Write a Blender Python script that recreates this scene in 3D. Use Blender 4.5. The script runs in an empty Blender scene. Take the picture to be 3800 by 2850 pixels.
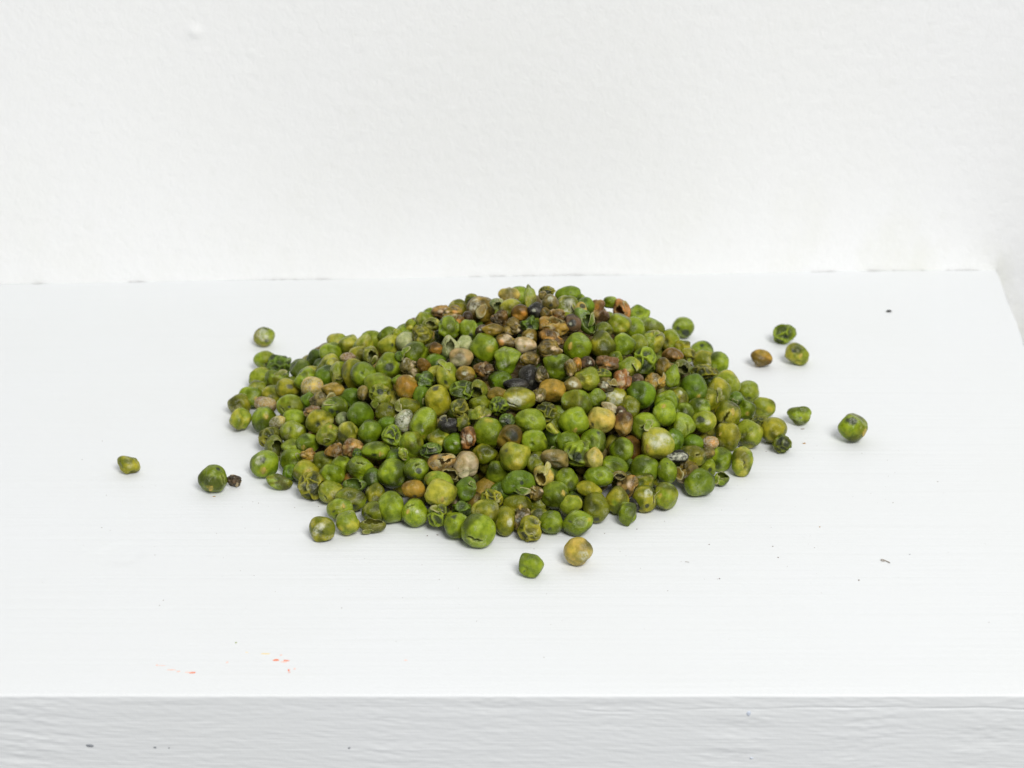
import bpy, bmesh, math, random
import numpy as np
from mathutils import Vector, Matrix

# ------------------------------------------------------------------ camera
LENS_PX = 7900.0                       # focal length in pixels of the 3800-pixel-wide photograph
PITCH = math.radians(24.5)
CAM = np.array([0.0, -0.59811, 0.28874])
cP, sP = math.cos(PITCH), math.sin(PITCH)
scene = bpy.context.scene
cd = bpy.data.cameras.new('camera'); cam = bpy.data.objects.new('camera', cd)
scene.collection.objects.link(cam); scene.camera = cam
cam.location = CAM; cam.rotation_euler = (math.pi/2 - PITCH, 0, 0)
cd.sensor_width = 36.0; cd.lens = LENS_PX*36.0/3800.0
cd.clip_start = 0.02; cd.clip_end = 20.0
cd.dof.use_dof = True; cd.dof.focus_distance = 0.607; cd.dof.aperture_fstop = 22.0

# ------------------------------------------------------------------ light
world = bpy.data.worlds.new("World"); scene.world = world; world.use_nodes = True
bg = world.node_tree.nodes['Background']
bg.inputs['Color'].default_value = (0.95, 0.97, 1.0, 1); bg.inputs['Strength'].default_value = 0.355
def area(name, loc, target, size, power, col):
    d = bpy.data.lights.new(name, 'AREA'); d.shape = 'SQUARE'; d.size = size; d.energy = power; d.color = col
    o = bpy.data.objects.new(name, d); scene.collection.objects.link(o); o.location = loc
    o.rotation_euler = (Vector(target)-Vector(loc)).to_track_quat('-Z', 'Y').to_euler()
    return o
area('softbox', (0.66, -1.62, 1.84), (0.0, 0.0, 0.0), 1.0, 59.5, (1.0, 0.985, 0.955))
scene.view_settings.view_transform = 'Standard'; scene.view_settings.look = 'None'
scene.view_settings.exposure = 0.0; scene.view_settings.gamma = 1.0
scene.render.engine = 'CYCLES'
scene.cycles.max_bounces = 8; scene.cycles.diffuse_bounces = 5
scene.cycles.use_denoising = True

# ------------------------------------------------------------------ helpers
RNG = np.random.default_rng(11)
def lin(c):
    c = np.asarray(c, float)/255.0
    return np.where(c <= 0.04045, c/12.92, ((c+0.055)/1.055)**2.4)
def ray(px, py):
    u = (px-1900.0)/LENS_PX; v = -(py-1425.0)/LENS_PX
    return np.array([u, cP+v*sP, -sP+v*cP])          # one metre of depth along the optical axis
def on_plane(px, py, z=0.0):
    d = ray(px, py); return CAM + d*((z-CAM[2])/d[2])
def on_vertical(px, py, y):
    d = ray(px, py); return CAM + d*((y-CAM[1])/d[1])
def mesh_obj(name, V, F, mat, parent=None, smooth=True, col=None, loc=None):
    me = bpy.data.meshes.new(name)
    V = np.asarray(V, np.float32); F = np.asarray(F, np.int32)
    me.vertices.add(len(V)); me.vertices.foreach_set('co', V.ravel())
    n = F.shape[1]
    me.loops.add(F.size); me.loops.foreach_set('vertex_index', F.ravel())
    me.polygons.add(len(F)); me.polygons.foreach_set('loop_start', np.arange(len(F), dtype=np.int32)*n)
    me.polygons.foreach_set('use_smooth', np.full(len(F), smooth))
    me.update(calc_edges=True)
    if col is not None:
        a = me.attributes.new('tint', 'FLOAT_COLOR', 'POINT'); a.data.foreach_set('color', np.asarray(col, np.float32).ravel())
    if mat: me.materials.append(mat)
    o = bpy.data.objects.new(name, me); scene.collection.objects.link(o)
    if parent: o.parent = parent
    if loc is not None: o.location = loc
    return o
def tag(o, label=None, cat=None, group=None, kind=None):
    if label: o['label'] = label
    if cat: o['category'] = cat
    if group: o['group'] = group
    if kind: o['kind'] = kind
    return o
def grid_faces(nx, ny):
    i = np.arange(nx-1)[:, None]*ny + np.arange(ny-1)[None, :]
    i = i.ravel(); return np.stack([i, i+ny, i+ny+1, i+1], 1)
class Waves:                                          # smooth random field: a sum of sines
    def __init__(s, freq, n=14, seed=0, aniso=None, spread=0.6):
        r = np.random.default_rng(seed); d = r.normal(size=(n, 3)); d /= np.linalg.norm(d, axis=1)[:, None]
        k = d*freq*r.uniform(1-spread, 1+spread, n)[:, None]
        if aniso is not None: k = k*np.asarray(aniso)
        s.k = k; s.p = r.uniform(0, 6.283, n); s.n = n
    def __call__(s, P):
        return np.sin(P@s.k.T + s.p).sum(-1)/math.sqrt(s.n/2)

# ------------------------------------------------------------------ materials
def new_mat(name):
    m = bpy.data.materials.new(name); m.use_nodes = True
    return m, m.node_tree.nodes, m.node_tree.links, m.node_tree.nodes['Principled BSDF']
def noise(N, L, vec, scale, detail=3, rough=0.5, dist=0.0):
    n = N.new('ShaderNodeTexNoise'); n.inputs['Scale'].default_value = scale; n.inputs['Detail'].default_value = detail
    n.inputs['Roughness'].default_value = rough; n.inputs['Distortion'].default_value = dist
    L.new(vec, n.inputs['Vector']); return n
def ramp(N, L, src, a, b, ca=(0, 0, 0, 1), cb=(1, 1, 1, 1)):
    r = N.new('ShaderNodeValToRGB'); e = r.color_ramp.elements
    e[0].position, e[1].position = a, b; e[0].color, e[1].color = ca, cb
    L.new(src, r.inputs['Fac']); return r
def mixc(N, L, fac, a, b, mode='MIX'):
    m = N.new('ShaderNodeMix'); m.data_type = 'RGBA'; m.blend_type = mode
    for s, v in ((m.inputs[0], fac), (m.inputs[6], a), (m.inputs[7], b)):
        if hasattr(v, 'is_output'): L.new(v, s)
        else: s.default_value = v
    return m.outputs[2]
def math_n(N, L, op, a, b):
    m = N.new('ShaderNodeMath'); m.operation = op
    for s, v in ((m.inputs[0], a), (m.inputs[1], b)):
        if hasattr(v, 'is_output'): L.new(v, s)
        else: s.default_value = v
    return m.outputs[0]
def bump(N, L, h, strength, dist, normal=None):
    b = N.new('ShaderNodeBump'); b.inputs['Strength'].default_value = strength; b.inputs['Distance'].default_value = dist
    L.new(h, b.inputs['Height'])
    if normal is not None: L.new(normal, b.inputs['Normal'])
    return b.outputs['Normal']
def mapping(N, L, scale=(1, 1, 1), rot=(0, 0, 0), src='Object'):
    t = N.new('ShaderNodeTexCoord'); m = N.new('ShaderNodeMapping')
    m.inputs['Scale'].default_value = scale; m.inputs['Rotation'].default_value = rot
    L.new(t.outputs[src], m.inputs['Vector']); return m.outputs[0]

def pea_material():
    m, N, L, P = new_mat('dried_pea_skin')
    at = N.new('ShaderNodeAttribute'); at.attribute_name = 'tint'
    v = mapping(N, L)
    n1 = noise(N, L, v, 520, 4, 0.6); n2 = noise(N, L, v, 2300, 3, 0.65)
    r1 = ramp(N, L, n1.outputs['Fac'], 0.33, 0.68, (0.62, 0.68, 0.55, 1), (1.24, 1.18, 1.20, 1))
    c = mixc(N, L, 1.0, at.outputs['Color'], r1.outputs['Color'], 'MULTIPLY')
    sp = ramp(N, L, n2.outputs['Fac'], 0.66, 0.74)
    inv = math_n(N, L, 'SUBTRACT', 1.0, at.outputs['Alpha'])
    dust = math_n(N, L, 'MULTIPLY', ramp(N, L, n2.outputs['Fac'], 0.42, 0.6).outputs['Color'], inv)
    c = mixc(N, L, math_n(N, L, 'MULTIPLY', dust, 0.85), c, (0.56, 0.56, 0.45, 1))
    c = mixc(N, L, math_n(N, L, 'MULTIPLY', sp.outputs['Color'], 0.12), c, (0.40, 0.38, 0.20, 1))
    L.new(c, P.inputs['Base Color'])
    rr = N.new('ShaderNodeMapRange'); L.new(n1.outputs['Fac'], rr.inputs[0])
    rr.inputs[1].default_value = 0.3; rr.inputs[2].default_value = 0.7; rr.inputs[3].default_value = 0.20; rr.inputs[4].default_value = 0.38
    L.new(math_n(N, L, 'ADD', rr.outputs[0], math_n(N, L, 'MULTIPLY', inv, 0.45)), P.inputs['Roughness'])
    P.inputs['Specular IOR Level'].default_value = 0.27
    P.inputs['Subsurface Weight'].default_value = 0.05
    P.inputs['Subsurface Radius'].default_value = (0.8, 1.0, 0.25); P.inputs['Subsurface Scale'].default_value = 0.0012
    h = math_n(N, L, 'ADD', n1.outputs['Fac'], math_n(N, L, 'MULTIPLY', n2.outputs['Fac'], 0.35))
    L.new(bump(N, L, h, 0.8, 0.0004), P.inputs['Normal'])
    return m
PEA = pea_material()

def paint(name, col, fine, brush, rough=0.55):
    m, N, L, P = new_mat(name)
    v = mapping(N, L)
    n1 = noise(N, L, v, 9, 4, 0.6); n2 = noise(N, L, mapping(N, L, brush), 1.0, 5, 0.62, 0.3); n3 = noise(N, L, v, fine, 3, 0.6)
    c = mixc(N, L, ramp(N, L, n1.outputs['Fac'], 0.35, 0.7).outputs['Color'], (col[0], col[1], col[2], 1), (col[0]*0.985, col[1]*0.985, col[2]*0.975, 1))
    c = mixc(N, L, ramp(N, L, n2.outputs['Fac'], 0.60, 0.80).outputs['Color'], c, (col[0]*0.965, col[1]*0.965, col[2]*0.95, 1))
    L.new(c, P.inputs['Base Color']); P.inputs['Roughness'].default_value = rough
    P.inputs['Specular IOR Level'].default_value = 0.3
    return m, N, L, P, v, n1, n2, n3, c
# shelf: brushed white paint; fine grain along x and scattered grime marks
SHELF, N, L, P, v, n1, n2, n3, c = paint('brushed_white_paint', (0.755, 0.772, 0.785), 900, (7, 420, 420))
sp = noise(N, L, mapping(N, L, (700, 1100, 1100)), 1.0, 2, 0.5); spm = ramp(N, L, sp.outputs['Fac'], 0.755, 0.785)
area_m = ramp(N, L, noise(N, L, v, 14, 2).outputs['Fac'], 0.45, 0.62)
c = mixc(N, L, math_n(N, L, 'MULTIPLY', math_n(N, L, 'MULTIPLY', spm.outputs['Color'], area_m.outputs['Color']), 0.25), c, (0.33, 0.31, 0.30, 1))
L.new(c, P.inputs['Base Color'])
h = math_n(N, L, 'ADD', n2.outputs['Fac'], math_n(N, L, 'MULTIPLY', n3.outputs['Fac'], 0.25))
nb = bump(N, L, h, 0.42, 0.00045)
# a flattened old knot under the paint
vk = N.new('ShaderNodeMapping'); tk = N.new('ShaderNodeTexCoord'); kp = on_plane(455, 2055)
vk.inputs['Location'].default_value = (-kp[0], -kp[1], 0); L.new(tk.outputs['Object'], vk.inputs['Vector'])
ln = N.new('ShaderNodeVectorMath'); ln.operation = 'LENGTH'; L.new(vk.outputs[0], ln.inputs[0])
rk = ramp(N, L, math_n(N, L, 'MULTIPLY', ln.outputs['Value'], 50.0), 0.24, 0.37)
L.new(bump(N, L, rk.outputs['Color'], 0.3, 0.0005, nb), P.inputs['Normal'])
# wall: rolled paint
WALL, N, L, P, v, n1, n2, n3, c = paint('rolled_white_wall_paint', (0.83, 0.836, 0.84), 300, (120, 120, 100))
geo = N.new('ShaderNodeNewGeometry'); sx = N.new('ShaderNodeSeparateXYZ'); L.new(geo.outputs['Position'], sx.inputs[0])
def rng_(src, a, b, c0, c1):
    r = N.new('ShaderNodeMapRange'); L.new(src, r.inputs[0]); r.inputs[1].default_value = a; r.inputs[2].default_value = b
    r.inputs[3].default_value = c0; r.inputs[4].default_value = c1; return r.outputs[0]
low = rng_(sx.outputs['Z'], 0.0, 0.06, 1.0, 0.0)
rt = rng_(sx.outputs['X'], 0.06, 0.18, 0.35, 1.25)
st = ramp(N, L, noise(N, L, mapping(N, L, (1, 1, 0.6)), 38, 4, 0.6).outputs['Fac'], 0.48, 0.66)
fac = math_n(N, L, 'MULTIPLY', math_n(N, L, 'MULTIPLY', low, rt), st.outputs['Color'])
c = mixc(N, L, math_n(N, L, 'MULTIPLY', fac, 0.45), c, (0.73, 0.735, 0.67, 1))
L.new(c, P.inputs['Base Color'])
dg = noise(N, L, mapping(N, L, (520, 520, 430), (0, 0.7, 0)), 1.0, 5, 0.65, 0.6)
h = math_n(N, L, 'ADD', dg.outputs['Fac'], math_n(N, L, 'MULTIPLY', n3.outputs['Fac'], 0.4))
L.new(bump(N, L, h, 0.40, 0.0006), P.inputs['Normal'])
def flat_mat(name, rgb, rough=0.7):
    m, N, L, P = new_mat(name); v = mapping(N, L)
    n = noise(N, L, v, 1500, 2); a = (*lin(rgb), 1); b = (*(lin(rgb)*0.85), 1)
    L.new(mixc(N, L, n.outputs['Fac'], a, b), P.inputs['Base Color']); P.inputs['Roughness'].default_value = rough
    return m
# ------------------------------------------------------------------ setting: shelf, walls
def seam_y(x): return 0.1283 + 0.0393*(x+0.0494) + 0.0004*np.sin(x*55+1.0)
FRONT_Y = -0.1504
def side_x(y): return 0.1790 + (y-0.1338)*0.066
def build_shelf():
    nx = 620; xs = np.linspace(-0.42, 1.0, nx)
    R = 0.0007
    prof = []                                           # (kind, parameter)
    for t in np.linspace(0, 1, 34): prof.append((0, t))
    for a in np.linspace(0, math.pi/2, 7)[1:]: prof.append((1, a))
    for t in np.linspace(0, 1, 210)[1:]: prof.append((2, t))
    xs = np.linspace(-0.42, 0.195, nx); ny = len(prof)
    V = np.zeros((nx, ny, 3))
    w1 = Waves(60, 10, 3); w2 = Waves(300, 12, 5)
    gapn = 0.9*Waves(170, 14, 8)(np.stack([xs, xs*0, xs*0], 1)) + 0.9*Waves(900, 12, 9)(np.stack([xs, xs*0, xs*0], 1)) + 0.6*Waves(2600, 12, 10)(np.stack([xs, xs*0, xs*0], 1))
    gap = 0.00012 + np.clip(gapn-0.2, 0, 1.6)*0.00042
    big = Waves(1, 18, 21, aniso=(150, 1, 2400)); dia = Waves(1, 14, 22, aniso=(480, 1, 3600)); fin = Waves(1, 18, 23, aniso=(600, 1, 7000)); wob = Waves(70, 6, 24); blot = Waves(150, 10, 25); rag = Waves(2600, 24, 26, aniso=(.6, 1, 1.3))
    for j, (k, t) in enumerate(prof):
        if k == 0:
            y0 = seam_y(xs) + 0.0004 - gap; y = y0 + (FRONT_Y+R-y0)*t; z = np.zeros(nx)
        elif k == 1:
            y = np.full(nx, FRONT_Y+R-R*math.sin(t)); z = np.full(nx, -R+R*math.cos(t))
        else:
            z = np.full(nx, -R-(0.040-R)*t); y = np.full(nx, FRONT_Y)
        V[:, j, 0] = -0.42 + (xs+0.42)/0.615*(side_x(y)+0.0003*np.sin(y*160)+0.42); V[:, j, 1] = y; V[:, j, 2] = z
        if k:
            amt = 1.0 if k == 2 else t/(math.pi/2)
            q = np.stack([xs, xs*0, z + 0.0015*wob(np.stack([xs, z, z], 1))], 1)
            msk = 0.8+0.6*blot(np.stack([xs, xs*0, z], 1)); d = msk*(0.000028*big(q) + 0.000016*rag(np.stack([xs, xs*0, z], 1))) + 0.000008*dia(np.stack([xs, xs*0, z+xs*0.22], 1)) + 0.000009*fin(q)
            ridge = (0.00009+0.00006*big(q))*np.exp(-((z+0.0040+0.00035*np.sin(xs*40)+0.0002*w2(np.stack([xs, xs*0, xs*0], 1)))/0.00028)**2)*np.clip((xs-0.02)/0.03, 0, 1)
            V[:, j, 1] -= (d - ridge)*amt
    return mesh_obj('shelf', V.reshape(-1, 3), grid_faces(nx, ny), SHELF)
shelf = build_shelf(); tag(shelf, kind='structure')
# underside and back of the board so that it is solid from other sides
def quad(name, pts, mat, parent=None):
    return mesh_obj(name, pts, [[0, 1, 2, 3]], mat, parent, False)
quad('underside', [(-0.42, FRONT_Y, -0.0400), (side_x(FRONT_Y), FRONT_Y, -0.0400), (side_x(.137), 0.137, -0.0400), (-0.42, 0.114, -0.0400)], SHELF, shelf)
def end_face():
    ys = np.linspace(seam_y(0.179)-0.0002, FRONT_Y+0.0002, 60); zs = np.linspace(-0.0006, -0.040, 24)
    Y, Z = np.meshgrid(ys, zs, indexing='ij'); q = np.stack([side_x(Y)+0.0004+0*Z, Y, Z], -1)
    e = np.stack([side_x(ys)-0.0002, ys, ys*0], -1)[:, None]; q = np.concatenate([e, q], 1).reshape(-1, 3)
    q[:, 0] += 0.00006*Waves(400, 10, 51)(q)*(q[:, 2] < -0.0007)
    return mesh_obj('end_face', q, grid_faces(60, 25), SHELF, shelf)
end_face()
# added filler strip low behind the board's edge, so the gap shows little shade
xs_ = np.linspace(-0.42, 0.178, 400); bead = []
for k_, (dy, dz) in enumerate([(-0.0016, -0.0016), (-0.0012, -0.0010), (-0.0004, -0.00075), (0.0004, -0.0007), (0.0012, -0.0006)]):
    bead.append(np.stack([xs_, seam_y(xs_)+dy, xs_*0+dz+0.00012*Waves(500, 10, 61)(np.stack([xs_, xs_*0, xs_*0], 1))], 1))
mesh_obj('gap_filler', np.stack(bead, 1).reshape(-1, 3), grid_faces(400, 5), WALL, shelf)

def wall_relief(q):
    d = 0.00008*Waves(45, 14, 31)(q) + 0.000022*Waves(900, 16, 32)(q) + 0.000022*Waves(2000, 24, 33)(q)
    for (px, py, r, a) in ((718, 120, 0.0020, 0.0007), (930, 200, 0.0009, 0.0003), (870, 545, 0.0007, -0.0005), (925, 345, 0.0006, -0.0004), (940, 297, 0.0006, -0.0004), (1040, 120, 0.0005, -0.0004), (1080, 32, 0.0005, -0.0004)):
        c = on_vertical(px, py, 0.126); d += a*np.exp(-(((q[:, 0]-c[0])**2+(q[:, 2]-c[2])**2)/r**2))
    return d
def build_wall():
    # one sheet: finely divided where it is seen, coarse beyond
    xs = np.concatenate([np.linspace(-0.9, -0.25, 14)[:-1], np.linspace(-0.25, 0.23, 500), np.linspace(0.23, 0.9, 14)[1:]])
    zs = np.concatenate([np.linspace(-0.5, -0.06, 10)[:-1], np.linspace(-0.06, 0.20, 270), np.linspace(0.20, 0.9, 14)[1:]])
    X, Z = np.meshgrid(xs, zs, indexing='ij'); q = np.stack([X, X*0, Z], -1).reshape(-1, 3)
    d = wall_relief(q)
    # to the right of the shelf's end the plaster turns back a little behind a soft vertical crease
    t = np.clip(q[:, 0]-(0.1815+0.0008*np.sin(q[:, 2]*60)), 0, None)
    q[:, 1] = seam_y(q[:, 0]) + 0.0006 - d + 0.015*t
    return mesh_obj('back_wall', q, grid_faces(len(xs), len(zs))[:, ::-1], WALL)
tag(build_wall(), kind='structure')
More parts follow.
